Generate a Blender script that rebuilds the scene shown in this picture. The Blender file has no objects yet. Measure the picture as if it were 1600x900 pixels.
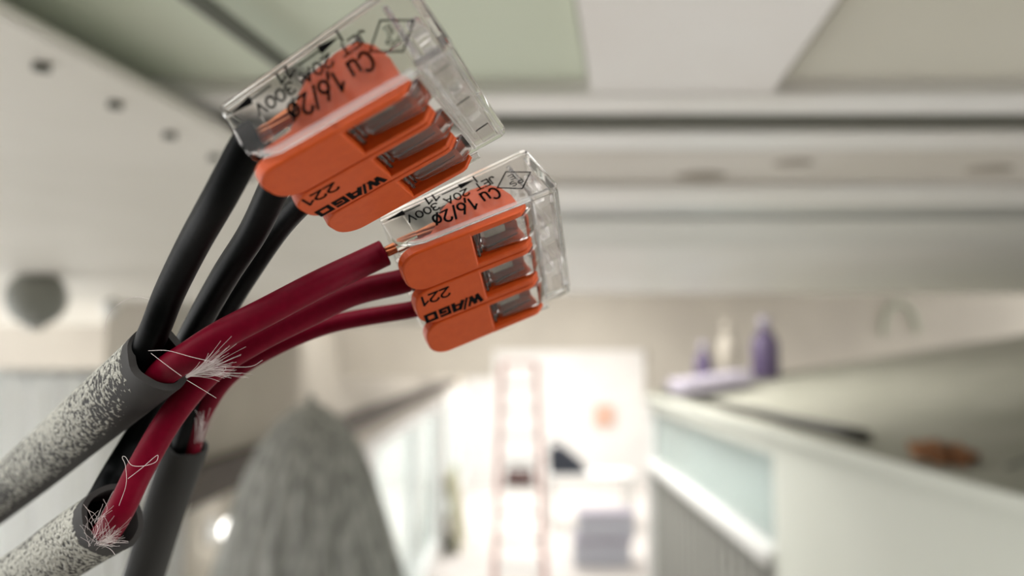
import bpy, bmesh, math, random
from mathutils import Vector, Matrix
random.seed(7)
SC = bpy.context.scene
COL = SC.collection

# ------------------------------------------------------------------ camera, world, light
CAM_Z = 2.45                      # the camera is held just under a ceiling
PITCH = math.radians(5.05)
FPX = 1244.0                      # focal length in pixels of the 1600 px wide frame
cd = bpy.data.cameras.new('camera'); cam = bpy.data.objects.new('camera', cd); COL.objects.link(cam)
cd.sensor_width = 36; cd.lens = 36 * FPX / 1600; cd.clip_start = 0.005; cd.clip_end = 100
cam.location = (0, 0, CAM_Z); cam.rotation_euler = (math.pi / 2 + PITCH, 0, 0)
cd.dof.use_dof = True; cd.dof.focus_distance = 0.080; cd.dof.aperture_fstop = 16.0
SC.camera = cam
w = bpy.data.worlds.new('world'); SC.world = w; w.use_nodes = True
bg = w.node_tree.nodes['Background']; bg.inputs[0].default_value = (1, 0.998, 0.985, 1); bg.inputs[1].default_value = 2.1
SC.view_settings.view_transform = 'Standard'; SC.view_settings.look = 'None'
SC.view_settings.exposure = 0.4; SC.view_settings.gamma = 1; SC.view_settings.use_curve_mapping = False
SC.cycles.max_bounces = 16; SC.cycles.transmission_bounces = 16; SC.cycles.transparent_max_bounces = 16
SC.cycles.blur_glossy = 0.5

def area(name, loc, size, power, rot=(0, 0, 0), col=(1, .98, .95)):
    l = bpy.data.lights.new(name, 'AREA'); l.shape = 'RECTANGLE'; l.size, l.size_y = size; l.energy = power; l.color = col
    o = bpy.data.objects.new(name, l); COL.objects.link(o); o.location = loc; o.rotation_euler = rot
    return o
area('ceiling_light_far', (0.6, 12.5, 3.35), (1.8, 4.0), 160)
area('ceiling_light_mid', (0.0, 7.0, 3.35), (1.2, 2.0), 22)
area('fill_light_near', (0.1, 2.85, CAM_Z + .56), (0.7, 1.2), 26)  # added fill without a fixture, brightens ceiling strips and bulkhead

# ------------------------------------------------------------------ frames of reference
CAM_M = Matrix.Translation((0, 0, CAM_Z)) @ Matrix.Rotation(math.pi / 2 + PITCH, 4, 'X')
def P(px, py, mm):
    """world point (m) seen at a pixel of the photo, mm millimetres in front of the lens"""
    return CAM_M @ (Vector(((px - 800) / FPX * mm, (450 - py) / FPX * mm, -mm)) * 0.001)

# ------------------------------------------------------------------ materials
def lin(c):
    return tuple(((v / 255) / 12.92 if v / 255 <= .04045 else ((v / 255 + .055) / 1.055) ** 2.4) for v in c) + (1,)
def principled(name, rgb, rough=.5, metal=0, trans=0, ior=1.45, spec=.5):
    m = bpy.data.materials.new(name); m.use_nodes = True
    b = m.node_tree.nodes['Principled BSDF']
    b.inputs['Base Color'].default_value = lin(rgb); b.inputs['Roughness'].default_value = rough
    b.inputs['Metallic'].default_value = metal; b.inputs['Transmission Weight'].default_value = trans
    b.inputs['IOR'].default_value = ior; b.inputs['Specular IOR Level'].default_value = spec
    return m
def mottled(name, rgb, rgb2, scale=20, rough=.6, metal=0, bump=0, detail=4, stretch=(1, 1, 1), lo=.35, hi=.65, spec=.4):
    m = principled(name, rgb, rough, metal, spec=spec); nt = m.node_tree; N = nt.nodes; L = nt.links; b = N['Principled BSDF']
    tc = N.new('ShaderNodeTexCoord'); mp = N.new('ShaderNodeMapping'); mp.inputs['Scale'].default_value = stretch
    no = N.new('ShaderNodeTexNoise'); no.inputs['Scale'].default_value = scale; no.inputs['Detail'].default_value = detail
    r = N.new('ShaderNodeValToRGB'); r.color_ramp.elements[0].position = lo; r.color_ramp.elements[1].position = hi
    r.color_ramp.elements[0].color = lin(rgb); r.color_ramp.elements[1].color = lin(rgb2)
    L.new(tc.outputs['Object'], mp.inputs[0]); L.new(mp.outputs[0], no.inputs[0]); L.new(no.outputs[0], r.inputs[0]); L.new(r.outputs[0], b.inputs['Base Color'])
    if bump:
        bp = N.new('ShaderNodeBump'); bp.inputs['Strength'].default_value = .4; bp.inputs['Distance'].default_value = bump
        L.new(no.outputs[0], bp.inputs['Height']); L.new(bp.outputs[0], b.inputs['Normal'])
    return m
def emissive(name, rgb, strength):
    m = principled(name, rgb); b = m.node_tree.nodes['Principled BSDF']
    b.inputs['Emission Color'].default_value = lin(rgb); b.inputs['Emission Strength'].default_value = strength
    return m
M = {}
M['clear'] = principled('clear_polycarbonate', (244, 242, 240), .04, trans=1, ior=1.15)
M['cap'] = principled('clear_window_cap', (246, 244, 242), .05, trans=.98, ior=1.38)
M['cloudy'] = principled('cloudy_clear_plastic', (246, 244, 242), .16, trans=.9, ior=1.24)
M['frost'] = principled('frosted_edge', (240, 240, 238), .22, trans=.84, ior=1.3)
M['orange'] = mottled('orange_plastic', (206, 80, 20), (212, 85, 24), 900, .42, bump=.00002)
M['ink'] = principled('black_ink', (4, 4, 4), .8, spec=.05)
M['leverink'] = principled('black_lever_ink', (8, 8, 9), .7, spec=.1)
M['steel'] = mottled('clamp_steel', (120, 116, 108), (150, 146, 138), 600, .35, metal=.85)
M['copper'] = principled('copper', (196, 122, 84), .35, metal=.9)
M['black_ins'] = mottled('black_insulation', (2, 3, 3), (5, 7, 7), 1500, .4, bump=.00003, spec=.09)
M['red_ins'] = mottled('red_insulation', (104, 3, 28), (112, 5, 32), 1200, .45, bump=.00003, spec=.1)
M['fibre'] = principled('white_fibre', (215, 204, 200), .7)
def sheath_material(name, base, paint):
    m = principled(name, base, .6, spec=.12); nt = m.node_tree; N = nt.nodes; L = nt.links; b = N['Principled BSDF']
    tc = N.new('ShaderNodeTexCoord')
    at = N.new('ShaderNodeAttribute'); at.attribute_name = 'paint'
    n1 = N.new('ShaderNodeTexNoise'); n1.inputs['Scale'].default_value = 2000; n1.inputs['Detail'].default_value = 2; n1.inputs['Distortion'].default_value = .4
    n2 = N.new('ShaderNodeTexNoise'); n2.inputs['Scale'].default_value = 160; n2.inputs['Detail'].default_value = 2
    L.new(tc.outputs['Object'], n1.inputs[0]); L.new(tc.outputs['Object'], n2.inputs[0])
    a = N.new('ShaderNodeMath'); a.operation = 'MULTIPLY_ADD'; a.inputs[1].default_value = .35; L.new(n2.outputs[0], a.inputs[0]); L.new(n1.outputs[0], a.inputs[2])
    s = N.new('ShaderNodeMath'); s.operation = 'ADD'; L.new(a.outputs[0], s.inputs[0]); L.new(at.outputs['Fac'], s.inputs[1])
    r = N.new('ShaderNodeMapRange'); r.inputs[1].default_value = .985; r.inputs[2].default_value = 1.05; L.new(s.outputs[0], r.inputs[0])
    mx = N.new('ShaderNodeMix'); mx.data_type = 'RGBA'; L.new(r.outputs[0], mx.inputs[0]); mx.inputs[6].default_value = lin(base); mx.inputs[7].default_value = lin(paint)
    L.new(mx.outputs[2], b.inputs['Base Color'])
    rh = N.new('ShaderNodeMapRange'); rh.inputs[1].default_value = .97; rh.inputs[2].default_value = 1.25; L.new(s.outputs[0], rh.inputs[0])
    bp = N.new('ShaderNodeBump'); bp.inputs['Strength'].default_value = 1; bp.inputs['Distance'].default_value = .00028
    L.new(rh.outputs[0], bp.inputs['Height']); L.new(bp.outputs[0], b.inputs['Normal'])
    return m
M['sheath'] = sheath_material('grey_sheath', (58, 56, 54), (192, 190, 178))
M['sheath_dark'] = sheath_material('dark_grey_sheath', (60, 59, 57), (185, 183, 176))

# ------------------------------------------------------------------ mesh helpers
def tag(o, label=None, cat=None, group=None, kind=None):
    if label: o['label'] = label
    if cat: o['category'] = cat
    if group: o['group'] = group
    if kind: o['kind'] = kind
    return o
def link(name, me, mat, parent=None, smooth=False):
    o = bpy.data.objects.new(name, me); COL.objects.link(o)
    if mat and not me.materials: me.materials.append(mat)
    if smooth:
        for p in me.polygons: p.use_smooth = True
    if parent: o.parent = parent
    return o
def empty(name, loc=(0, 0, 0), rot=(0, 0, 0)):
    o = bpy.data.objects.new(name, None); COL.objects.link(o); o.location = loc; o.rotation_euler = rot; o.empty_display_size = .01
    return o
def done(bm, name, mat, parent=None, smooth=False):
    bmesh.ops.recalc_face_normals(bm, faces=bm.faces)
    me = bpy.data.meshes.new(name); bm.to_mesh(me); bm.free()
    return link(name, me, mat, parent, smooth)
def box(bm, a, b, bevel=0, seg=2):
    t = bmesh.new(); bmesh.ops.create_cube(t, size=1)
    for v in t.verts: v.co = Vector([(a[i] + b[i]) / 2 + v.co[i] * (b[i] - a[i]) for i in range(3)])
    if bevel: bmesh.ops.bevel(t, geom=list(t.edges), offset=bevel, segments=seg, affect='EDGES', profile=.5)
    merge(bm, t)
def merge(bm, t):
    me = bpy.data.meshes.new('tmp'); t.to_mesh(me); t.free(); bm.from_mesh(me); bpy.data.meshes.remove(me)
def prism(bm, pts, h0, h1, axis='z', bevel=0, seg=2):
    """pts: outline; extruded from h0 to h1 along axis ('y': pts are x,z; 'z': pts are x,y; 'x': pts are y,z)"""
    f = {'z': lambda u, v, h: (u, v, h), 'y': lambda u, v, h: (u, h, v), 'x': lambda u, v, h: (h, u, v)}[axis]
    t = bmesh.new(); A = [t.verts.new(f(u, v, h0)) for u, v in pts]; B = [t.verts.new(f(u, v, h1)) for u, v in pts]
    n = len(pts); fa = t.faces.new(A); fb = t.faces.new(B[::-1])
    for i in range(n): t.faces.new((A[i], B[i], B[(i + 1) % n], A[(i + 1) % n]))
    bmesh.ops.recalc_face_normals(t, faces=t.faces)
    if bevel:
        ed = [e for f_ in (fa, fb) for e in f_.edges]
        bmesh.ops.bevel(t, geom=ed, offset=bevel, segments=seg, affect='EDGES', profile=.5)
    merge(bm, t)
def spline(pts, n):
    """Catmull-Rom through tuples of any length, n samples per span"""
    p = [tuple(a) for a in pts]; p = [tuple(2 * a - b for a, b in zip(p[0], p[1]))] + p + [tuple(2 * a - b for a, b in zip(p[-1], p[-2]))]
    out = []
    for i in range(1, len(p) - 2):
        for k in range(n + (i == len(p) - 3)):
            t = k / n
            out.append(tuple(.5 * (2 * b + (c - a) * t + (2 * a - 5 * b + 4 * c - d) * t * t + (3 * b - a - 3 * c + d) * t ** 3)
                             for a, b, c, d in zip(p[i - 1], p[i], p[i + 1], p[i + 2])))
    return out
def frames(pts, up):
    fr = []
    for i, p in enumerate(pts):
        t = (pts[min(i + 1, len(pts) - 1)] - pts[max(i - 1, 0)]).normalized()
        b = (up - t * up.dot(t)).normalized(); fr.append((p, t, t.cross(b), b))
    return fr
VIEW = CAM_M.to_3x3() @ Vector((0, 0, 1))        # towards the lens
UPV = CAM_M.to_3x3() @ Vector((0, 1, 0)); RT = Vector((1, 0, 0))
def tube(bm, pts, r, seg=16, cap=True, up=None, ry=None):
    up = up or VIEW; rings = []
    for i, (p, t, n, b) in enumerate(frames(pts, up)):
        ri = r[i] if isinstance(r, list) else r; rb = ri if ry is None else ri * ry
        rings.append([bm.verts.new(p + n * math.cos(2 * math.pi * k / seg) * ri + b * math.sin(2 * math.pi * k / seg) * rb) for k in range(seg)])
    for a, c in zip(rings, rings[1:]):
        for k in range(seg): bm.faces.new((a[k], a[(k + 1) % seg], c[(k + 1) % seg], c[k]))
    if cap: bm.faces.new(rings[0][::-1]); bm.faces.new(rings[-1])
    return rings
def wpath(ctrl, n=10):
    return [P(*c) for c in spline(ctrl, n)]

# ------------------------------------------------------------------ lettering (flat print)
def _arc(cx, cy, rx, ry, a0, a1, n=14):
    return [(cx + rx * math.cos(math.radians(a0 + (a1 - a0) * k / n)), cy + ry * math.sin(math.radians(a0 + (a1 - a0) * k / n))) for k in range(n + 1)]
GLYPH = {   # width, polylines in a cap-height-1 box
    'C': (.66, [_arc(.35, .5, .35, .5, 48, 312)]), 'u': (.5, [[(0, .7)] + _arc(.25, .25, .25, .25, 180, 360), [(.5, .7), (.5, 0)]]),
    '1': (.3, [[(0, .7), (.3, 1), (.3, 0)]]), ',': (.14, [[(.14, .1), (.1, 0), (0, -.22)]]),
    '6': (.58, [_arc(.29, .3, .29, .3, 0, 360, 20), [(.04, .42), (.4, 1)]]), '/': (.42, [[(0, -.06), (.42, 1.05)]]),
    '2': (.58, [_arc(.29, .72, .28, .28, 165, -38) + [(0, 0), (.58, 0)]]),
    'ø': (.6, [_arc(.3, .36, .28, .36, 0, 360, 20), [(.02, -.1), (.58, .82)]]),
    'J': (.38, [[(.38, 1)] + _arc(.19, .22, .19, .22, 0, -170)]), 'E': (.5, [[(.5, 1), (0, 1), (0, 0), (.5, 0)], [(0, .52), (.42, .52)]]),
    'T': (.58, [[(0, 1), (.58, 1)], [(.29, 1), (.29, 0)]]), '0': (.56, [_arc(.28, .5, .28, .5, 0, 360, 22)]),
    'A': (.66, [[(0, 0), (.33, 1), (.66, 0)], [(.13, .32), (.53, .32)]]),
    '3': (.54, [_arc(.26, .75, .25, .25, 150, -90), _arc(.26, .26, .28, .26, 90, -150)]), 'V': (.62, [[(0, 1), (.31, 0), (.62, 1)]]),
    'P': (.5, [[(0, 0), (0, 1), (.26, 1)] + _arc(.26, .74, .24, .26, 90, -90) + [(0, .48)]]),
    'S': (.52, [_arc(.26, .74, .25, .26, 40, 270) + _arc(.26, .24, .26, .24, 90, -140)]), ' ': (.34, [])}
def text_bm(bm, s, x, y, h, width, wd=.15):
    """stroke lettering in the xy plane: left end x, baseline y, cap height h, spread to width"""
    gap = .2; tot = sum(GLYPH[c][0] + gap for c in s) - gap; sx = width / tot; u = 0
    for c in s:
        for pl in GLYPH[c][1]: stroke(bm, [(x + (u + px) * sx, y + py * h) for px, py in pl], wd * h)
        u += GLYPH[c][0] + gap
def stroke(bm, pts, wd, close=False):
    pts = [Vector((p[0], p[1], 0)) for p in pts]
    if close: pts.append(pts[0])
    for a, b in zip(pts, pts[1:]):
        d = (b - a).normalized(); n = Vector((-d.y, d.x, 0)) * wd / 2; a2 = a - d * wd / 2; b2 = b + d * wd / 2
        bm.faces.new([bm.verts.new(q) for q in (a2 - n, b2 - n, b2 + n, a2 + n)])
def poly(bm, pts): bm.faces.new([bm.verts.new((p[0], p[1], 0)) for p in pts])
def print_onto(bm, name, mat, parent, origin, ex, ey, lift):
    """thin ink layer: place the xy lettering on a face (mm frame of the parent) with a little thickness"""
    ex = Vector(ex).normalized(); ey = Vector(ey).normalized(); nz = ex.cross(ey)
    for v in bm.verts: v.co = Vector(origin) + ex * v.co.x + ey * v.co.y + nz * lift
    r = bmesh.ops.extrude_face_region(bm, geom=list(bm.faces))
    for e in r['geom']:
        if isinstance(e, bmesh.types.BMVert): e.co += nz * .02
    for v in bm.verts: v.co *= .001
    return done(bm, name, mat, parent)

# ------------------------------------------------------------------ lever connectors
L_, Y_, ZF, ZB, DZ = 18.6, 9.1, 5.96, 7.86, 1.4
SL = (ZB - ZF) / L_
rim = lambda x: ZF + SL * x
lev = lambda x: rim(x) + DZ
LC = (5.96, -.02, -6.0); LW = 2.93                # lever centres across, half width
def scale_mm(bm):
    for v in bm.verts: v.co *= .001
def make_connector(pose, label, group):
    R, t = pose
    root = empty('wire_connector')
    m = Matrix(R).to_4x4(); m.translation = Vector(t) * .001
    root.matrix_world = CAM_M @ m
    tag(root, label, 'connector', group)
    # clear housing
    bm = bmesh.new()
    prof = [(.25, 0), (17.9, 0), (18.45, .25), (18.6, .8), (18.6, 7.2), (18.35, 7.65), (17.9, 7.78), (15.3, rim(15.3)), (3, rim(3)), (1.8, rim(1.8) - .12), (.9, rim(.9) - .5), (.3, 4.9), (0, 4.0), (0, .3)]
    prism(bm, prof, 8.35, Y_, 'y', .18)
    prism(bm, prof, -Y_, -8.35, 'y', .18)
    box(bm, (.1, -8.33, .02), (18.5, 8.33, .38), .08)
    scale_mm(bm); done(bm, 'housing', M['clear'], root)
    bm = bmesh.new()                                  # rounded rail along the upper edge of each side wall, ridge before the rear deck
    for s in (1, -1):
        r = [(1.3, rim(1.3) - .35), (2.6, rim(2.6) + .02), (15.0, rim(15) + .02), (15.0, rim(15) + .72), (2.8, rim(2.8) + .78), (1.5, rim(1.5) + .5), (1.0, rim(1.0) + .0)]
        prism(bm, r, s * (Y_ + .02), s * (Y_ + .3), 'y', .12)
    box(bm, (14.95, -8.3, rim(15) - .25), (15.18, 8.3, rim(15) + .12), .06)
    box(bm, (17.9, -8.6, 7.72), (18.2, 8.6, 7.95), .08)
    scale_mm(bm); done(bm, 'housing_rim', M['frost'], root)
    bm = bmesh.new()                                  # rear block: back wall, top deck, ribs
    box(bm, (17.75, -8.33, .82), (18.55, 8.33, 7.55), .15)
    for y in (-3, 3):
        box(bm, (15.25, y - .25, .85), (17.7, y + .25, 6.45), .1)
        box(bm, (.6, y - .2, .85), (15.1, y + .2, 5.4), .08)
    for c in LC:
        box(bm, (16.1, c - 1.4, 7.82), (17.5, c + 1.4, 8.0), .08)
        # raised clear window between the lever's arms: bevelled hollow cap over the clamp
        x0, x1 = 7.9, 14.4
        # entry collar of the wire hole: thin frame bars
        for dy in (-2.35, 2.35): box(bm, (.05, c + dy - .2, .85), (2.6, c + dy + .2, 4.9), .08)
        box(bm, (.05, c - 2.1, 4.75), (2.2, c + 2.1, 5.15), .08)
    scale_mm(bm); done(bm, 'housing_insert', M['clear'], root)
    bm = bmesh.new()                                  # cloudy deck and inner walls of the rear chamber
    prism(bm, [(15.25, 6.5), (17.7, 6.7), (17.7, 7.7), (15.25, 7.45)], -8.3, 8.3, 'y', .12)
    for c in LC:
        box(bm, (15.5, c - 2.5, .9), (16.0, c + 2.5, 6.3), .2); box(bm, (16.2, c - 2.3, 1.2), (17.6, c - .4, 2.6), .3); box(bm, (16.3, c + .2, 3.2), (17.5, c + 2.2, 5.9), .3)
    scale_mm(bm); done(bm, 'inner_wall', M['cloudy'], root)
    # levers
    outline = []
    def arc(cx, cy, r, a0, a1, n=7):
        return [(cx + r * math.cos(math.radians(a0 + (a1 - a0) * k / n)), cy + r * math.sin(math.radians(a0 + (a1 - a0) * k / n))) for k in range(n + 1)]
    for i, c in enumerate(LC):
        bm = bmesh.new(); T = 1.3
        out = [(7.55, c - LW)] + [(7.55, c + LW)] + arc(1.6, c + LW - 2.3, 2.3, 90, 180) + arc(1.6, c - LW + 2.3, 2.3, 180, 270)
        t_ = bmesh.new(); prism(t_, out, -T, 0, 'z', .22, 2)
        for v in t_.verts: v.co.z += lev(v.co.x)
        merge(bm, t_)
        for s in (1, -1):
            y0, y1 = c + s * LW, c + s * (LW - .72)
            arm = [(7.2, lev(7.2) - 1.25), (14.2, lev(14.2) - 1.3), (14.3, lev(14.3) - .9), (13.3, lev(13.3) - .12), (12.8, lev(12.8) - .02), (7.2, lev(7.2) - .02)]
            prism(bm, arm, min(y0, y1), max(y0, y1), 'y', .12)
            yi0, yi1 = c + s * 2.22, c + s * 1.97          # cam plate reaching down into the housing
            cam_ = [(1.2, rim(1.2) - .9), (4.0, 5.2), (5.2, 4.2), (6.0, 2.9), (7.4, 2.1), (10.5, 1.7), (12.4, 2.0), (13.4, 3.2), (13.9, 5.0), (13.9, rim(13.9) - .05), (2, rim(2) - .02)]
            prism(bm, cam_, min(yi0, yi1), max(yi0, yi1), 'y', .06)
            prism(bm, [(2.6, rim(2.6) - .6), (13.4, rim(13.4) - .6), (13.4, rim(13.4) + .3), (2.6, rim(2.6) + .3)], c + s * 2.28 if s < 0 else c + s * 2.0, c + s * 2.0 if s < 0 else c + s * 2.28, 'y')
        prism(bm, [(8.9, 3.3), (13.7, 5.5), (13.7, 5.9), (8.9, 3.7)], c - 1.9, c + 1.9, 'y')
        scale_mm(bm); lv = done(bm, 'lever', M['orange'], root)
        if i == 1:      # lettering on the middle lever, read with the wire end to the right
            b = bmesh.new(); w_ = .26
            S = 1.42
            def st(pts, wd=w_, close=False): stroke(b, [(x * S, y * S) for x, y in pts], wd * S * 1.12, close)
            st([(.1, .88), (.32, .12)], .3); st([(.32, .12), (.62, .85)], .24); st([(.62, .85), (.85, .12)], .3); st([(.85, .12), (1.15, .95)], .2)
            st([(1.22, .0), (1.62, 1.12)], .17)
            st([(1.62, .12), (1.95, .88)], .28); st([(1.95, .88), (2.45, .88)], .24); st([(2.42, .88), (2.42, .12)], .3); st([(1.8, .34), (2.4, .34)], .2)
            st([(3.55, .88), (2.85, .88), (2.85, .12), (3.55, .12), (3.55, .5), (3.2, .5)], .24)
            st([(4.0, .88), (4.0, .12), (4.8, .12), (4.8, .88)], .25, True)
            print_onto(b, 'brand_lettering', M['leverink'], lv, (6.9, c - LW + .55 + 1.5, lev(6.9)), (-1, 0, -SL), (0, -1, 0), .015)
            b = bmesh.new(); text_bm(b, '221', 0, 0, 1.4, 3.1, .17)
            print_onto(b, 'number_lettering', M['leverink'], lv, (3.5, c + 2.15, lev(3.5)), (-1, 0, -SL), (0, -1, 0), .015)
        # raised clear cap between the lever's arms: bevelled tray with a ridge at its front
        bm = bmesh.new(); x0, x1 = 7.75, 14.4
        prism(bm, [(x0 + 1.0, rim(x0) + .05), (x1 + .5, rim(x1) + .05), (x1 + .5, rim(x1) + .2), (x1 - .7, rim(x1) + .95), (x0 + 1.3, rim(x0) + .85), (x0 + 1.0, rim(x0) + .5)], c - 1.8, c + 1.95, 'y', .28)
        box(bm, (x0 + .1, c - 1.9, rim(x0) - 1.6), (x0 + .45, c + 1.95, rim(x0) + .9), .12)
        box(bm, (x0 + .55, c - 1.7, rim(x0) - 1.2), (x0 + .85, c + 1.8, rim(x0) + .6), .1)
        box(bm, (x0 + 1.1, c - 1.75, rim(x0) - 1.8), (x1 - 1.2, c - 1.35, rim(x0) + .0), .1)
        scale_mm(bm); done(bm, 'window_cap', M['cap'], root)
        # steel clamp below the window
        bm = bmesh.new()
        prism(bm, [(6.2, 3.0), (8.2, 4.9), (11.2, 5.35), (11.8, 4.2), (12.2, 4.3), (11.6, 5.75), (8.0, 5.25), (5.9, 3.2)], c - 1.5, c + 1.5, 'y', .05)
        prism(bm, [(8.7, 6.0), (11.9, 6.35), (11.9, 6.6), (8.7, 6.25)], c - .55, c + 1.9, 'y', .05)
        box(bm, (6.6, c - 1.6, 1.15), (12.6, c + 1.6, 1.5), .05)
        box(bm, (12.3, c - 1.6, 1.55), (12.6, c + 1.6, 4.6), .05)
        scale_mm(bm); done(bm, 'spring_clamp', M['steel'], root)
    # print on the side wall (reads towards the wires, feet towards the base)
    def side(bm, x, z, name='rating_print'):
        return print_onto(bm, name, M['ink'], root, (x, Y_, z), (-1, 0, 0), (0, 0, 1), .01)
    b = bmesh.new(); text_bm(b, 'Cu 1,6/2ø', 0, 0, 1.75, 7.8, .155); side(b, 12.7, 3.75, 'size_print')
    b = bmesh.new(); text_bm(b, 'JET 20A 300V', 0, 0, 1.05, 10.7, .18); side(b, 13.3, 2.05, 'rating_print')
    b = bmesh.new(); text_bm(b, '11', 0, 0, 1.05, 1.4, .2); side(b, 6.95, .7, 'strip_length_print')
    b = bmesh.new()                                        # double arrow with end bar
    stroke(b, [(0, -.5), (0, .5)], .2); poly(b, [(0.05, .0), (2.0, .42), (2.0, -.42)]); stroke(b, [(1.9, 0), (4.1, 0)], .16)
    stroke(b, [(6.9, 0), (8.9, 0)], .16); poly(b, [(8.8, .42), (11.0, 0), (8.8, -.42)])
    side(b, 11.5, 1.3, 'strip_length_arrow')
    b = bmesh.new(); stroke(b, [(-2.1, 0), (.1, -1.75), (2.1, 0), (-.1, 1.75)], .16, True)
    text_bm(b, 'PS', -.75, .1, .75, 1.4, .15); text_bm(b, 'E', -.28, -.95, .75, .55, .15)
    side(b, 15.0, 4.05, 'diamond_mark')
    return root
LOW = (((0.8728, -0.13523, 0.46897), (0.43992, 0.63413, -0.63588), (-0.2114, 0.76131, 0.61296)), (-13.5346, 2.128, -94.2292))
UPP = (((0.83068, -0.22817, 0.50785), (0.54932, 0.18733, -0.81435), (0.09067, 0.95543, 0.28095)), (-21.8418, 13.0646, -73.458))
make_connector(UPP, 'upper clear connector with three orange levers, black wires plugged in', 'lever connectors')
make_connector(LOW, 'lower clear connector with three orange levers, red wires plugged in', 'lever connectors')
def in_conn(pose, x, y, z):
    """(px, py, depth mm) of a point of a connector, for wire paths"""
    q = Matrix(pose[0]) @ Vector((x, y, z)) + Vector(pose[1])
    return (800 - FPX * q.x / q.z, 450 + FPX * q.y / q.z, -q.z)

# ------------------------------------------------------------------ cables
def fibres(bm, start, direction, n, length, spread, jitter, r=.028, curl=.25):
    """n thin hairs from start (world) along direction; lengths in mm"""
    d = direction.normalized()
    for i in range(n):
        rnd = lambda s: Vector((random.gauss(0, s), random.gauss(0, s), random.gauss(0, s)))
        p = start + rnd(jitter) * .001; v = (d + rnd(spread)).normalized(); L = length * random.uniform(.45, 1.1); pts = [p]; k = 7
        bend = rnd(curl)
        for j in range(k):
            v = (v + bend / k + rnd(curl / k)).normalized(); p = p + v * (L / k) * .001; pts.append(p)
        tube(bm, pts, r * .001, 3, True, up=Vector((.3, .2, .9)))
def hair(bm, ctrl, r=.03): tube(bm, wpath(ctrl, 8), r * .001, 4)
def sheath(root, ctrl, a, b, wall, dens, mat, seg=40, n=14):
    pts = wpath([c[:3] for c in ctrl], n); bm = bmesh.new(); rings_o = []; rings_i = []
    fr = frames(pts, VIEW)
    lay = bm.verts.layers.float.new('paint')
    for i, (p, t, nn, bb) in enumerate(fr):
        f = max(0, 1 - (1 - i / (len(fr) - 1)) * (len(ctrl) - 1) / 4); ro = []; ri = []
        for k in range(seg):
            th = 2 * math.pi * k / seg
            wob = 1 + .012 * math.sin(3 * th + 9 * f) + (.02 * math.sin(5 * th + 1) if i > len(fr) - 3 else 0)
            d = nn * math.cos(th) * a * wob + bb * math.sin(th) * b * wob
            e = Vector((0, 0, 0))
            if i == len(fr) - 1: e = t * (.25 * math.sin(2 * th + .6) + .12 * math.sin(7 * th)) * .001
            v = bm.verts.new(p + d * .001 + e); v[lay] = dens(d.normalized(), f); ro.append(v)
            if f > .45:
                d2 = nn * math.cos(th) * (a - wall) * wob + bb * math.sin(th) * (b - wall) * wob
                v = bm.verts.new(p + d2 * .001 + e); v[lay] = -1; ri.append(v)
        rings_o.append(ro)
        if ri: rings_i.append(ri)
    for rr in (rings_o, rings_i):
        for x, y in zip(rr, rr[1:]):
            for k in range(seg): bm.faces.new((x[k], x[(k + 1) % seg], y[(k + 1) % seg], y[k]))
    x, y = rings_o[-1], rings_i[-1]
    for v in y: v[lay] = -1
    for k in range(seg): bm.faces.new((x[k], x[(k + 1) % seg], y[(k + 1) % seg], y[k]))
    bm.faces.new(rings_o[0])
    o = done(bm, 'sheath', mat, root, True)
    o.data.set_sharp_from_angle(angle=math.radians(50))
    return pts
def wire(root, name, ctrl, r, mat, label=None):
    bm = bmesh.new(); pts = wpath(ctrl, 12)
    n = len(pts); rr = [r * .001] * n; rr[-1] = r * .00086
    tube(bm, pts, rr, 24); o = done(bm, name, mat, root, True); o.data.set_sharp_from_angle(angle=math.radians(60))
    if label: o['label'] = label
    return o
def strands(parent, pose, y, z, x0, x1=5.8):
    bm = bmesh.new()
    for k in range(7):
        ang = k * math.pi / 3; rr = .42 if k < 6 else 0; pts = []
        for j in range(9):
            x = x0 + (x1 - x0) * j / 8; th = ang + x * .25
            pts.append(P(*in_conn(pose, x, y + rr * math.cos(th), z + rr * math.sin(th))))
        tube(bm, pts, .00021, 8)
    return done(bm, 'copper_strands', M['copper'], parent, True)
WZ = 2.5
UL = (RT * -.62 + UPV * .62 + VIEW * .5).normalized()
# cable at the left, thickly flecked with paint
def dens1(d, f):
    q = d.dot(UL); base = .33 + .08 * q if q > -.42 else .33 + .08 * q - min(.5, (-.42 - q) * 1.8)
    if f > .8: base -= .26 * max(0, (f - .8) / .2) * max(0, .9 - q)
    if f > .97: base -= .5
    return base
c1 = empty('electrical_cable', P(240, 560, 82)); tag(c1, 'grey cable with thick white paint flecks, uppermost of three, black and red core', 'cable', 'grey sheathed cables')
def keep(o, root): o.parent = root; o.matrix_parent_inverse = root.matrix_world.inverted(); return o
def cable(root, sh, blk, red):
    bpy.context.view_layer.update()
    s = sheath(root, *sh)
    b = wire(root, 'black_wire', blk[0], blk[1], M['black_ins'], blk[2] if len(blk) > 2 else None)
    r = wire(root, 'red_wire', red[0], red[1], M['red_ins'])
    return b, r
ALL = []
def entry(pose, y, x_end=.9, z=WZ, lead=-.4): return [in_conn(pose, lead, y, z), in_conn(pose, x_end, y, z)]
b1, r1 = cable(c1,
    ([(-900, 1560, 250), (-430, 1130, 180), (-150, 886, 136), (-60, 818, 124), (60, 724, 108), (150, 646, 94), (250, 560, 82)], 3.65, 3.0, .75, dens1, M['sheath']),
    ([(170, 625, 90), (212, 575, 83.5), (240, 520, 81), (266, 455, 79), (303, 380, 75), (345, 305, 70)] + entry(UPP, 6), 1.5),
    ([(215, 618, 87), (255, 582, 82.5), (292, 558, 80.5), (345, 524, 80), (420, 485, 81.5), (500, 443, 84)] + [in_conn(LOW, -2.6, 6, WZ), in_conn(LOW, -.9, 6, WZ)], 1.5))
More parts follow.
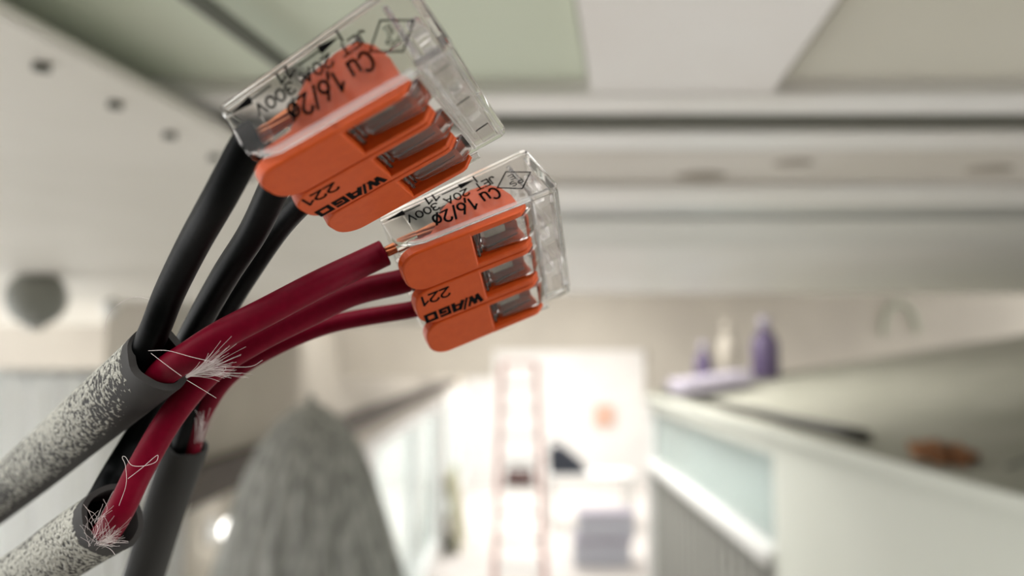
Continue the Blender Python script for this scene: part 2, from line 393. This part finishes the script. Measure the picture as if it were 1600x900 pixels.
strands(r1, LOW, 6, WZ, -1.4); strands(b1, UPP, 6, WZ, .5)
# middle cable, opening turned to the lens
def dens2(d, f):
    q = d.dot((UL * .6 + VIEW * .7 - UPV * .2).normalized()); base = .335 + .07 * q - (0 if q > -.2 else min(.5, (-.2 - q) * 1.5))
    if f > .93: base -= .45
    return base
c2 = empty('electrical_cable', P(178, 812, 87)); tag(c2, 'grey cable flecked with white paint whose cut opening faces the camera, lowest left', 'cable', 'grey sheathed cables')
b2, r2 = cable(c2,
    ([(-700, 1620, 200), (-330, 1200, 140), (-120, 1010, 112), (-40, 950, 107), (50, 895, 100), (120, 845, 93.5), (178, 808, 88)], 3.7, 3.2, .6, dens2, M['sheath']),
    ([(105, 838, 99), (150, 788, 93), (178, 740, 95), (215, 678, 98), (262, 600, 96), (304, 515, 90), (352, 430, 84), (398, 358, 79)] + entry(UPP, 0), 1.45),
    ([(110, 872, 96), (160, 838, 88), (188, 797, 85), (222, 728, 86), (271, 646, 87), (330, 578, 86.5), (400, 532, 86.5), (480, 492, 88.5), (550, 459, 90.5)] + entry(LOW, .6), 1.45))
strands(r2, LOW, .6, WZ, .5); strands(b2, UPP, 0, WZ, .5)
# rear cable, almost clean
def dens3(d, f):
    return -.33 + (.17 if .48 < f < .72 else 0) * max(0, d.dot((RT * -.6 + VIEW * .8)))
c3 = empty('electrical_cable', P(288, 692, 104)); tag(c3, 'almost clean dark grey cable standing upright behind the red wire', 'cable', 'grey sheathed cables')
b3, r3 = cable(c3,
    ([(60, 1950, 176), (138, 1320, 134), (176, 1070, 118), (196, 990, 116), (230, 885, 112), (262, 782, 108), (293, 692, 104)], 2.75, 2.6, .35, dens3, M['sheath_dark']),
    ([(262, 760, 107.5), (281, 700, 103.5), (300, 640, 100), (318, 570, 97), (350, 490, 93), (395, 415, 88.5), (440, 350, 84)] + entry(UPP, -6), 1.3),
    ([(278, 765, 107.5), (301, 700, 103.5), (319, 645, 100), (358, 588, 97), (430, 542, 95), (520, 506, 95.5)] + entry(LOW, -5.0, z=2.2), 1.05))
strands(r3, LOW, -5.0, 2.2, .5); strands(b3, UPP, -6, WZ, .5)
# frayed filler fibres
def dirp(a, b): return P(*b) - P(*a)
bm = bmesh.new()
fibres(bm, P(292, 588, 80), dirp((292, 588, 80), (385, 556, 76)), 60, 7.4, .06, .08, .02, .2)
for (q, e, n) in (((292, 588, 79), (340, 562, 77.5), 30),): fibres(bm, P(*q), dirp(q, e), n, 5.0, .05, .06, .02, .25)
hair(bm, [(232, 548, 78), (262, 548, 77), (300, 558, 77), (335, 566, 77)], .024)
hair(bm, [(236, 552, 78), (262, 572, 77), (284, 588, 77)], .022)
hair(bm, [(292, 594, 79), (312, 606, 78.5), (338, 622, 78.5)], .022)
hair(bm, [(294, 588, 78), (330, 588, 77.5), (350, 580, 77), (353, 573, 77)], .02)
hair(bm, [(300, 586, 78), (340, 574, 77), (390, 573, 76), (410, 563, 76)], .02)
done(bm, 'fibre_tuft', M['fibre'], c1)['kind'] = 'stuff'
bm = bmesh.new()
fibres(bm, P(152, 846, 84), dirp((152, 846, 84), (172, 788, 80)), 34, 4.2, .16, .5, .016, .35)
fibres(bm, P(158, 848, 83.5), dirp((158, 848, 83.5), (208, 836, 80)), 60, 3.6, .09, .2, .02, .2)
fibres(bm, P(150, 815, 84), dirp((150, 815, 84), (168, 772, 81)), 14, 4.0, .18, .3, .018, .5)
hair(bm, [(186, 790, 82), (197, 757, 81), (196, 728, 81), (191, 715, 81), (196, 714, 81), (206, 727, 81), (225, 728, 81), (243, 722, 81), (247, 713, 81), (243, 713, 81), (222, 731, 81), (200, 748, 81)], .026)
done(bm, 'fibre_tuft', M['fibre'], c2)['kind'] = 'stuff'
bm = bmesh.new()
fibres(bm, P(312, 690, 98), dirp((312, 690, 98), (326, 632, 95)), 34, 4.8, .06, .25, .024, .15)
done(bm, 'fibre_tuft', M['fibre'], c3)['kind'] = 'stuff'
bm = bmesh.new()
hair(bm, [(163, 522, 82), (168, 495, 82), (190, 472, 82), (215, 464, 82), (240, 470, 81.5)], .02)
done(bm, 'loose_hair', M['fibre'], c1)
# keep world places of parts under the placed roots
bpy.context.view_layer.update()
for root in (c1, c2, c3):
    inv = root.matrix_world.inverted()
    for o in root.children: o.matrix_parent_inverse = inv


# ------------------------------------------------------------------ the place: under a low ceiling, looking down a shop corridor
RAY = lambda px, py: CAM_M.to_3x3() @ Vector(((px - 800) / FPX, (450 - py) / FPX, -1))
def on_z(px, py, h):
    """point of the horizontal plane h metres above the lens seen at a pixel of the photo"""
    r = RAY(px, py); return Vector((0, 0, CAM_Z)) + r * (h / r.z)
def dep(py, h): return on_z(800, py, h).y
C = CAM_Z
M['ceil_left'] = mottled('offwhite_painted_sheet', (222, 218, 208), (229, 225, 216), 6, .5)
M['board_green'] = mottled('green_grey_board', (216, 223, 203), (222, 228, 210), 5, .8)
M['board_white'] = mottled('white_filler_board', (246, 242, 238), (250, 248, 245), 9, .7)
M['board_grey'] = mottled('grey_board', (216, 213, 199), (221, 218, 205), 5, .8)
M['rail_white'] = mottled('white_enamel', (246, 243, 238), (250, 249, 246), 8, .35)
M['panel_beige'] = mottled('beige_panel', (232, 226, 218), (222, 216, 206), 7, .5)
M['panel_grey'] = mottled('pale_grey_panel', (236, 236, 230), (242, 242, 238), 5, .5)
M['void'] = principled('dark_slab', (168, 168, 158), .8)
M['hole'] = principled('dark_hole', (104, 104, 96), .8)
M['wall_beige'] = mottled('beige_wall', (205, 198, 186), (194, 187, 176), 3, .8)
M['wall_white'] = mottled('white_wall', (238, 235, 232), (230, 228, 226), 2, .8)
M['floor'] = mottled('pale_floor', (214, 208, 204), (226, 221, 217), 2, .5)
M['kiosk'] = mottled('pale_green_grey_laminate', (220, 223, 213), (224, 227, 218), 2, .35)
M['roof'] = mottled('dusty_grey_board', (158, 158, 144), (170, 169, 156), 8, .85)
M['frame_white'] = principled('white_frame', (232, 232, 230), .4)
M['glass_teal'] = principled('teal_tinted_glass', (230, 240, 238), .08, trans=.85, ior=1.1)
M['grey_rib'] = principled('grey_ribbed_siding', (150, 150, 144), .5)
M['brown_wood'] = mottled('dark_brown_wood', (66, 59, 52), (84, 75, 67), 12, .6)
M['dark_strip'] = principled('dark_rubber', (58, 57, 52), .7)
M['leaf'] = mottled('brown_paper', (112, 72, 44), (164, 118, 82), 40, .8)
M['purple'] = principled('purple_plastic', (92, 80, 110), .4)
M['lilac'] = principled('lilac_grey_plastic', (176, 170, 184), .5)
M['cream'] = principled('cream_plastic', (190, 183, 170), .5)
M['cloth_grey'] = mottled('grey_pleated_cloth', (126, 127, 122), (192, 193, 188), 14, .85, stretch=(8, 8, .12))
M['sheet_plastic'] = principled('milky_plastic_sheet', (240, 242, 242), .5, trans=.6, ior=1.2)
M['dome'] = principled('grey_plastic_dome', (150, 152, 145), .45)
M['red_rail'] = principled('dull_red_rail', (206, 158, 150), .5)
M['alu'] = principled('aluminium', (214, 216, 214), .35, metal=.4)
M['navy'] = principled('navy_cloth', (52, 56, 66), .8)
M['bluegrey'] = principled('blue_grey_plastic', (184, 186, 196), .5)
M['orange_box'] = principled('orange_paint', (216, 176, 156), .6)
M['olive'] = principled('olive_board', (150, 148, 118), .8)
M['bulb'] = emissive('lit_globe', (255, 252, 246), 4.0)
M['steel_rod'] = principled('dull_steel', (112, 114, 106), .5, metal=.3)
def struct(o): o['kind'] = 'structure'; return o
def slab(name, pts, z0, z1, mat, parent=None):
    bm = bmesh.new(); prism(bm, pts, z0, z1, 'z'); return done(bm, name, mat, parent)
def boxo(name, a, b, mat, parent=None, bevel=0):
    bm = bmesh.new(); box(bm, a, b, bevel); return done(bm, name, mat, parent)

# ceiling over the camera: slab, three boards, cross rails and panels
ceil = struct(slab('ceiling', [(-3, .12), (3, .12), (3, 1.92), (-3, 1.92)], C + .22, C + .28, M['void']))
struct(slab('ceiling_raised', [(-3.2, 1.92), (4, 1.92), (4, 4.35), (-3.2, 4.35)], C + .58, C + .64, M['wall_white']))
struct(boxo('ceiling_step', (-3.2, 1.87, C + .17), (4, 1.92, C + .60), M['wall_white']))
H = .16
def board(pix, h, th, mat):
    q = [on_z(x, y, h) for x, y in pix]; return slab('ceiling_board', [(p.x, p.y) for p in q], C + h, C + h + th, mat, ceil)
board([(-1600, -330), (846, -330), (896, 0), (922, 160), (-1600, 160)], H, .02, M['board_green'])
board([(858, -330), (1520, -330), (1310, 0), (1192, 165), (926, 165), (900, 0)], H - .008, .02, M['board_white'])
board([(1530, -330), (3600, -330), (3600, 160), (1200, 160), (1316, 0)], H, .02, M['board_grey'])
def strip(y0, y1, h, mat, name='ceiling_panel', th=.02, drop=0):
    return boxo(name, (-1.4, dep(y0, h), C + h), (2.8, dep(y1, h), C + h + th), mat, ceil, .002)
strip(150, 180, .150, M['rail_white'], 'ceiling_rail', .03)
strip(209, 236, .150, M['rail_white'], 'ceiling_rail', .004)
strip(237, 292, .154, M['panel_beige'])
strip(294, 322, .148, M['rail_white'], 'ceiling_rail', .03)
strip(344, 386, .152, M['panel_grey'], th=.004)
boxo('recess_strip', (-1.4, dep(176, .15), C + .170), (2.8, dep(240, .15), C + .178), M['void'], ceil)
boxo('recess_strip', (-1.4, dep(318, .15), C + .1565), (2.8, dep(386, .15), C + .164), M['alu'], ceil)
strip(387, 459, .152, M['rail_white'])
# dusty smudges of filler on the beige panel
for (px, py, s) in ((1095, 275, .016), (1240, 255, .012), (1545, 265, .014)):
    q = on_z(px, py, .1535); bm = bmesh.new()
    bmesh.ops.create_uvsphere(bm, u_segments=10, v_segments=6, radius=s)
    for v in bm.verts: v.co = Vector((v.co.x * 1.4, v.co.y, v.co.z * .12)) + Vector((q.x, q.y, C + .1535))
    done(bm, 'filler_smudge', mottled('filler', (170, 162, 148), (180, 172, 160), 30), ceil, True)
# grey conduit along the green board
a, b = on_z(250, -45, .150), on_z(470, 120, .150)
bm = bmesh.new(); tube(bm, [a + (a - b) * .6, a, b, b + (b - a) * .5], .0042, 14, up=Vector((0, 0, 1)))
tag(done(bm, 'conduit', M['steel_rod'], None, True), 'thin grey conduit crossing the green-grey ceiling board', 'conduit')
# left: punched sheet a little lower than the boards
HP = .140
edge = [(-420, -215), (0, 16), (180, 112), (340, 198), (640, 352), (790, 430), (800, 508)]
q = [on_z(x, y, HP) for x, y in edge]
sheet_pts = [(-3.2, q[0].y)] + [(p.x, p.y) for p in q] + [(-3.2, q[-1].y)]
sheet = struct(slab('ceiling_sheet', sheet_pts, C + HP, C + HP + .004, M['ceil_left']))
lip = bmesh.new(); n = [Vector((p.x, p.y, C + HP)) for p in q[:6]]
tube(lip, n, .0038, 12, up=Vector((0, 0, 1))); lp = done(lip, 'folded_lip', M['ceil_left'], sheet, True)
for (px, py) in ((-95, 18), (65, 100), (180, 160), (265, 208), (335, 243), (392, 272)):
    p = on_z(px, py, HP); bm = bmesh.new()
    bmesh.ops.create_cone(bm, cap_ends=True, segments=20, radius1=.0042, radius2=.0034, depth=.004)
    for v in bm.verts: v.co += Vector((p.x, p.y, C + HP - .0012))
    done(bm, 'rivet_hole', M['hole'], sheet, True)
# round sensor dome and small white stud fixed under the sheet
def dome(name, px, py, dy, r, mat, label, cat, drop):
    rr = RAY(px, py); p = rr * (dy / rr.y); x = p.x; zc = C + p.z
    root = empty(name, (x, dy, C + HP)); tag(root, label, cat)
    bm = bmesh.new(); zc_ = p.z - HP; prof = [(r * .4, 0), (r * .4, zc_ + r * .9)] + [(r * math.sin(math.radians(a)), zc_ + r * math.cos(math.radians(a))) for a in range(30, 180, 15)]
    lathe(bm, prof); done(bm, 'body', mat, root, True)
    bm = bmesh.new(); lathe(bm, [(r * .62, -.001), (r * .62, -.008), (r * .3, -.008), (r * .3, -.001)]); done(bm, 'mounting_plate', M['frame_white'], root)
    bm = bmesh.new(); z0 = p.z - HP - r * .96; lathe(bm, [(r * .3, z0), (r * .3, z0 - r * .14), (.001, z0 - r * .16)]); done(bm, 'lens', M['alu'], root, True)
def lathe(bm, prof, seg=32, pleat=None):
    rings = []
    for (r, z) in prof:
        rings.append([bm.verts.new(((r if not pleat else r * (1 + pleat * math.cos(22 * 2 * math.pi * k / seg) + .5 * pleat * math.sin(7 * 2 * math.pi * k / seg + 9 * z))) * math.cos(2 * math.pi * k / seg),
                                    (r if not pleat else r * (1 + pleat * math.cos(22 * 2 * math.pi * k / seg))) * math.sin(2 * math.pi * k / seg), z)) for k in range(seg)])
    for a, b in zip(rings, rings[1:]):
        for k in range(seg): bm.faces.new((a[k], a[(k + 1) % seg], b[(k + 1) % seg], b[k]))
    bm.faces.new(rings[0][::-1]); bm.faces.new(rings[-1])
dome('ceiling_sensor', 57, 466, 1.34, .048, M['dome'], 'round grey sensor dome hanging under the off-white ceiling sheet', 'sensor', 0)
dome('ceiling_stud', 172, 480, 1.9, .021, M['frame_white'], 'small white stud under the off-white ceiling sheet beside the grey dome', 'stud', 0)

# bulkhead across the corridor, walls, floor, far room
YB = 4.2
struct(boxo('wall_bulkhead', (-3.2, YB, C - .10), (-.10, YB + .15, C + .62), M['wall_beige']))
bk = struct(boxo('wall_bulkhead_middle', (-.10, YB, C + .045), (.72, YB + .15, C + .62), M['wall_beige']))
struct(boxo('wall_bulkhead_side', (.72, YB, C - .2), (4.0, YB + .15, C + .62), M['wall_beige']))
struct(boxo('light_blocking_wall', (-3.2, -.65, 0), (4.0, -.5, C + .3), mottled('blocking_wall_grey', (96, 93, 88), (106, 103, 98), 2, .8)))  # unseen dark wall added behind the camera to cut frontal light
struct(boxo('floor', (-3.2, -1.5, -.1), (4.0, 16.5, 0), M['floor']))
struct(boxo('wall_far', (-3.2, 16.2, 0), (4.0, 16.4, 3.5), M['wall_white']))
struct(boxo('daylight_blocking_wall', (3.9, YB + .15, 0), (4.0, 16.2, 3.42), M['wall_white']))  # unseen wall added to keep side daylight out of the far room
struct(boxo('ceiling_far', (-1.1, YB + .15, 3.42), (4.0, 16.4, 3.5), M['wall_white']))
XL = -.9
struct(boxo('wall_left', (XL - .12, 2.0, 0), (XL, 4.15, C + .138), M['wall_beige']))
struct(boxo('wall_left_end', (XL - .12, 4.15, 0), (XL, 4.9, C - .11), M['wall_beige']))
struct(boxo('wall_return', (-3.2, YB + .02, 0), (XL - .13, YB + .12, C - .11), M['panel_grey']))
struct(boxo('wall_left_upper', (XL - .12, 4.91, C - .50), (XL, 16.2, 3.42), M['wall_beige']))
struct(boxo('trim_1', (XL, 2.0, C - .40), (XL + .05, 12.5, C - .30), M['brown_wood']))
def window(name, y0, y1, z0, z1, post=.12, bars=()):
    root = struct(empty(name, (XL, (y0 + y1) / 2, z0)))
    inv = Matrix.Translation((-XL, -(y0 + y1) / 2, -z0))
    def part(nm, a, b, mat):
        o = boxo(nm, a, b, mat, root); o.data.transform(inv); return o
    part('window_frame', (XL - .08, y0, z0), (XL + .02, y0 + post, z1), M['frame_white'])
    part('window_frame', (XL - .08, y1 - post, z0), (XL + .02, y1, z1), M['frame_white'])
    part('window_frame', (XL - .08, y0 + post, z1 - .09), (XL + .02, y1 - post, z1), M['frame_white'])
    part('window_frame', (XL - .08, y0 + post, z0), (XL + .02, y1 - post, z0 + .3), M['frame_white'])
    ys = [y0 + post] + list(bars) + [y1 - post]
    for a, b in zip(ys, ys[1:]):
        part('pane', (XL - .05, a, z0 + .3), (XL - .04, b - (.06 if b != ys[-1] else 0), z1 - .09), M['glass_teal'])
        if b != ys[-1]: part('mullion', (XL - .07, b - .06, z0 + .3), (XL + .01, b, z1 - .09), M['frame_white'])
window('window_1', 4.92, 10.1, 0, C - .52, .35, (7.6,))
struct(boxo('trim_2', (XL - .1, 10.1, 0), (XL + .03, 10.45, C - .50), M['grey_rib']))
window('window_2', 10.45, 16.1, 0, C - .52, .3, (13.2,))

# wall lamp with lit globe on the left wall
lr = empty('wall_lamp', (XL, 2.42, C - .51)); tag(lr, 'lit white globe lamp fixed to the left wall', 'lamp')
bm = bmesh.new(); bmesh.ops.create_uvsphere(bm, u_segments=24, v_segments=16, radius=.04)
for v in bm.verts: v.co += Vector((.075, 0, 0))
done(bm, 'globe', M['bulb'], lr, True)
bm = bmesh.new(); tube(bm, [Vector((.0, 0, 0)), Vector((.012, 0, 0)), Vector((.013, 0, 0)), Vector((.045, 0, 0))], [.04, .04, .018, .018], 20, up=Vector((0, 0, 1)))
done(bm, 'wall_mount', M['frame_white'], lr, True)

# pleated grey cover
pc = empty('pleated_cover', (-.312, 1.25, 0)); tag(pc, 'tall grey pleated fabric cover narrowing to a rounded top', 'cover')
top = C - .068
bm = bmesh.new(); lathe(bm, [(.26, 0), (.245, .6), (.22, 1.2), (.19, 1.7), (.165, top - .38), (.145, top - .28), (.122, top - .2), (.098, top - .12), (.074, top - .065), (.05, top - .03), (.024, top - .008), (.006, top)], 176, .035)
done(bm, 'cloth', M['cloth_grey'], pc, True)
bm = bmesh.new(); lathe(bm, [(.006, top - .01), (.008, top + .004), (.004, top + .012)], 16); done(bm, 'tip_knob', M['dome'], pc, True)

# milky plastic sheet hung from a rail on the left
ps = empty('plastic_sheet', (-.86, 1.5, C - .03))
for sx in (-.3, .24):
    bm = bmesh.new(); tube(bm, [Vector((sx, 0, .01)), Vector((sx, 0, .169))], .002, 6, up=Vector((1, 0, 0))); done(bm, 'hanger_wire', M['alu'], ps)
tag(ps, 'milky plastic sheet with soft folds hanging from a rail on the left', 'sheet')
bm = bmesh.new(); nx, nz = 60, 24; grid = []
for j in range(nz + 1):
    row = []
    for i in range(nx + 1):
        u = i / nx; v = j / nz
        row.append(bm.verts.new((-.3 + .55 * u, .022 * math.sin(u * 26 + v * 4.5) * (.35 + v * .65) + .012 * math.sin(u * 61 - v * 5), -.9 * v)))
    grid.append(row)
for j in range(nz):
    for i in range(nx): bm.faces.new((grid[j][i], grid[j][i + 1], grid[j + 1][i + 1], grid[j + 1][i]))
so = done(bm, 'sheet', M['sheet_plastic'], ps, True)
md = so.modifiers.new('thickness', 'SOLIDIFY'); md.thickness = .0012
bm = bmesh.new(); tube(bm, [Vector((-.34, 0, .004)), Vector((.28, 0, .004))], .007, 12, up=Vector((0, 0, 1))); done(bm, 'hanging_rail', M['alu'], ps, True)

# kiosk on the right: boards, glazed band, ribbed siding, sloping dusty roof
XK, YN, YF, ZT = .6, .45, 3.55, C - .173
ks = struct(empty('wall_right', (XK, YN, 0)))
inv = Matrix.Translation((-XK, -YN, 0))
def kp(nm, a, b, mat, bevel=0):
    o = boxo(nm, a, b, mat, ks, bevel); o.data.transform(inv); return o
kp('wall_panel', (XK, YN, 0), (XK + .05, 1.86, ZT), M['kiosk'])
kp('top_rail', (XK, 1.865, ZT - .05), (XK + .05, YF - .06, ZT), M['kiosk'])
kp('pane', (XK + .02, 1.865, ZT - .262), (XK + .028, YF - .06, ZT - .052), M['glass_teal'])
kp('backing', (XK + .06, 1.865, ZT - .4), (XK + .08, YF - .06, ZT - .03), M['wall_white'])
kp('sill', (XK - .02, 1.865, ZT - .30), (XK + .05, YF - .06, ZT - .265), M['frame_white'], .004)
kp('corner_post', (XK - .01, YF - .058, 0), (XK + .07, YF, ZT), M['frame_white'])
kp('end_wall', (XK + .075, YF - .05, 0), (3.4, YF, ZT - .01), M['wall_white'])
y = 1.87
while y < YF - .1:
    kp('siding_rib', (XK + .005, y, 0), (XK + .035, y + .075, ZT - .305), M['grey_rib'], .008); y += .1
kp('siding_back', (XK + .04, 1.865, 0), (XK + .055, YF - .06, ZT - .305), M['grey_rib'])
S = .155
bm = bmesh.new(); prism(bm, [(XK - .012, ZT + .002), (3.4, ZT + .002 + S * (3.4 - XK)), (3.4, ZT + .02 + S * (3.4 - XK)), (XK - .012, ZT + .014)], YN, YF, 'y')
rf = done(bm, 'roof_board', M['roof'], ks); rf.data.transform(inv)
kp('roof_edge', (XK - .02, YN, ZT - .004), (XK - .0125, YF, ZT + .016), M['kiosk'])
roofz = lambda x: ZT + .016 + S * (x - XK)
bm = bmesh.new(); tube(bm, [Vector((XK + .035 + .006 * math.sin(k * 1.7), 1.45 + k * .13, roofz(XK + .035) + .010)) for k in range(16)], .013, 10, up=Vector((0, 0, 1)))  # dark line along the roof's front edge, built as a tube
tag(done(bm, 'dark_tube', M['dark_strip'], None, True), 'dark tube lying along the front edge of the dusty roof board', 'hose')
# crumpled brown paper scrap and grey wire
bm = bmesh.new(); bmesh.ops.create_icosphere(bm, subdivisions=3, radius=1)
rs = random.Random(3)
for v in bm.verts:
    k = 1 + .35 * math.sin(v.co.x * 7 + 2) * math.sin(v.co.y * 6) + rs.uniform(-.22, .22); v.co = Vector((v.co.x * .03 * k, v.co.y * .06 * k, v.co.z * .015 * k))
sc_ = done(bm, 'paper_scrap', M['leaf']); sc_.location = (XK + .035, 1.19, roofz(XK + .035) + .013)
tag(sc_, 'crumpled brown paper scrap lying on the roof edge at right', 'paper scrap')
bm = bmesh.new(); tube(bm, [Vector(p) for p in spline([(XK + .06, 1.08, roofz(XK + .06) + .003), (XK + .10, 1.05, roofz(XK + .10) + .018), (XK + .16, 1.02, roofz(XK + .16) + .012), (XK + .23, 1.06, roofz(XK + .23) + .003), (XK + .3, 1.0, roofz(XK + .3) + .003)], 8)], .003, 8, up=Vector((0, 0, 1)))
tag(done(bm, 'loose_wire', M['steel_rod'], None, True), 'thin grey wire curling on the roof beside the brown scrap', 'wire')
def bottle(x, y, h, r, mat, label, cat='bottle', cap='frame_white'):
    root = empty('bottle', (x, y, roofz(x) + S * r)); tag(root, label, cat, 'bottles on the roof board')
    bm = bmesh.new(); lathe(bm, [(r * .9, -.0), (r, .01), (r, h * .55), (r * .8, h * .68), (r * .35, h * .8), (r * .35, h * .86)], 24); done(bm, 'body', mat, root, True)
    bm = bmesh.new(); lathe(bm, [(r * .45, h * .84), (r * .45, h), (r * .2, h)], 20); done(bm, 'cap', M[cap], root, True)
bottle(1.03, 3.25, .25, .055, M['purple'], 'larger purple bottle standing on the roof board', cap='lilac')
bottle(.79, 3.3, .19, .036, M['purple'], 'smaller purple bottle standing left of the cream one', cap='lilac')
bottle(.905, 3.35, .26, .042, M['cream'], 'tall cream bottle standing between two purple bottles', cap='cream')
bx_ = boxo('storage_tray', (-.13, -.14, 0), (.13, .14, .05), M['lilac'], None, .008); bx_.location = (.745, 3.02, roofz(.745) + .02); bx_.rotation_euler = (0, -math.atan(S), 0)
tag(bx_, 'flat lilac tray lying on the roof board below the bottles', 'tray')
# pale green cable loop on the bulkhead
bm = bmesh.new(); tube(bm, [Vector((2.04 + .09 * math.cos(t * .2), YB - .012, C + .13 + .16 * math.sin(t * .2))) for t in range(0, 17)], .012, 10, up=Vector((0, 1, 0)))
tag(done(bm, 'cable_loop', principled('pale_green', (184, 190, 172), .6), None, True), 'pale green cable loop fixed to the beige bulkhead', 'cable')

# far room: stepladder, table with bag, crates, box
lad = empty('stepladder', (.08, 8.9, 0)); tag(lad, 'tall stepladder with dull red rails standing in the corridor', 'ladder')
def bar(name, a, b, r, mat, parent, seg=10):
    bm = bmesh.new(); tube(bm, [Vector(a), Vector(b)], r, seg, up=Vector((.1, .9, .3))); return done(bm, name, mat, parent)
for s in (-1, 1):
    bar('rail', (s * .27, -.35, 0), (s * .19, 0, 2.38), .032, M['red_rail'], lad); bar('rear_rail', (s * .27, .5, 0), (s * .19, .04, 2.34), .022, M['red_rail'], lad)
for k in range(8):
    z = .27 + k * .27; f = z / 2.38; hw = .27 - .08 * f - .03; yy = -.35 * (1 - f)
    bm = bmesh.new(); box(bm, (-hw, yy - .05, z - .02), (hw, yy + .05, z + .02)); done(bm, 'step', M['alu'], lad)
bm = bmesh.new(); box(bm, (-.2, -.1, 2.38), (.2, .12, 2.42)); done(bm, 'top_cap', M['red_rail'], lad)
tbx = empty('toolbox', (.08, 8.73, 1.101)); tag(tbx, 'dark reddish toolbox resting on a ladder step', 'toolbox')
bm = bmesh.new(); box(bm, (-.15, -.12, 0), (.15, .06, .15), .015); done(bm, 'body', principled('dark_red_grey', (112, 84, 82), .5), tbx)
bm = bmesh.new(); tube(bm, [Vector((-.1, -.05, .14)), Vector((-.1, -.05, .2)), Vector((.1, -.05, .2)), Vector((.1, -.05, .14))], .012, 8, up=Vector((0, 1, 0))); done(bm, 'handle', M['dark_strip'], tbx)
tb = empty('work_table', (1.15, 12, 0)); tag(tb, 'white work table in the bright far room', 'table')
bm = bmesh.new(); box(bm, (-.62, -.35, .72), (.62, .35, .76), .005); done(bm, 'tabletop', M['frame_white'], tb)
for sx in (-.57, .57):
    for sy in (-.3, .3):
        bm = bmesh.new(); box(bm, (sx - .025, sy - .025, 0), (sx + .025, sy + .025, .72)); done(bm, 'leg', M['alu'], tb)
bag = empty('tool_bag', (.82, 11.95, .76)); tag(bag, 'dark blue-grey bag standing on the white work table', 'bag')
bm = bmesh.new(); prism(bm, [(-.26, 0), (.3, 0), (.22, .16), (-.02, .36), (-.2, .42), (-.28, .3)], -.13, .13, 'y', .03); done(bm, 'body', M['navy'], bag)
bm = bmesh.new(); tube(bm, [Vector((-.16 + .12 * math.cos(a * .314), 0, .38 + .12 * math.sin(a * .314))) for a in range(11)], .014, 8, up=Vector((0, 1, 0))); done(bm, 'handle', M['navy'], bag)
for k, (dx, lab) in enumerate(((0, 'lower blue-grey crate on the far floor'), (.05, 'upper blue-grey crate stacked on the far floor'))):
    cr = empty('crate', (1.08 + dx, 9.9, k * .31)); tag(cr, lab, 'crate', 'crates in the far room')
    bm = bmesh.new(); box(bm, (-.33, -.22, 0), (.33, .22, .27), .01); done(bm, 'body', M['bluegrey'], cr)
    bm = bmesh.new(); box(bm, (-.35, -.24, .27), (.35, .24, .305), .008); done(bm, 'lid', M['lilac'], cr)
ob = boxo('wall_box', (-.19, -.1, -.2), (.19, 0, .2), M['orange_box'], None, .02); ob.location = (1.85, 16.199, C - 1.15)
tag(ob, 'small pale orange box on the far white wall', 'box')
ol = boxo('leaning_board', (-.02, -.7, 0), (.02, .7, .95), M['olive'], None, .005); ol.location = (XL + .22, 10.9, .004); ol.rotation_euler = (0, -.14, 0)
tag(ol, 'olive board leaning below the far left window', 'board')
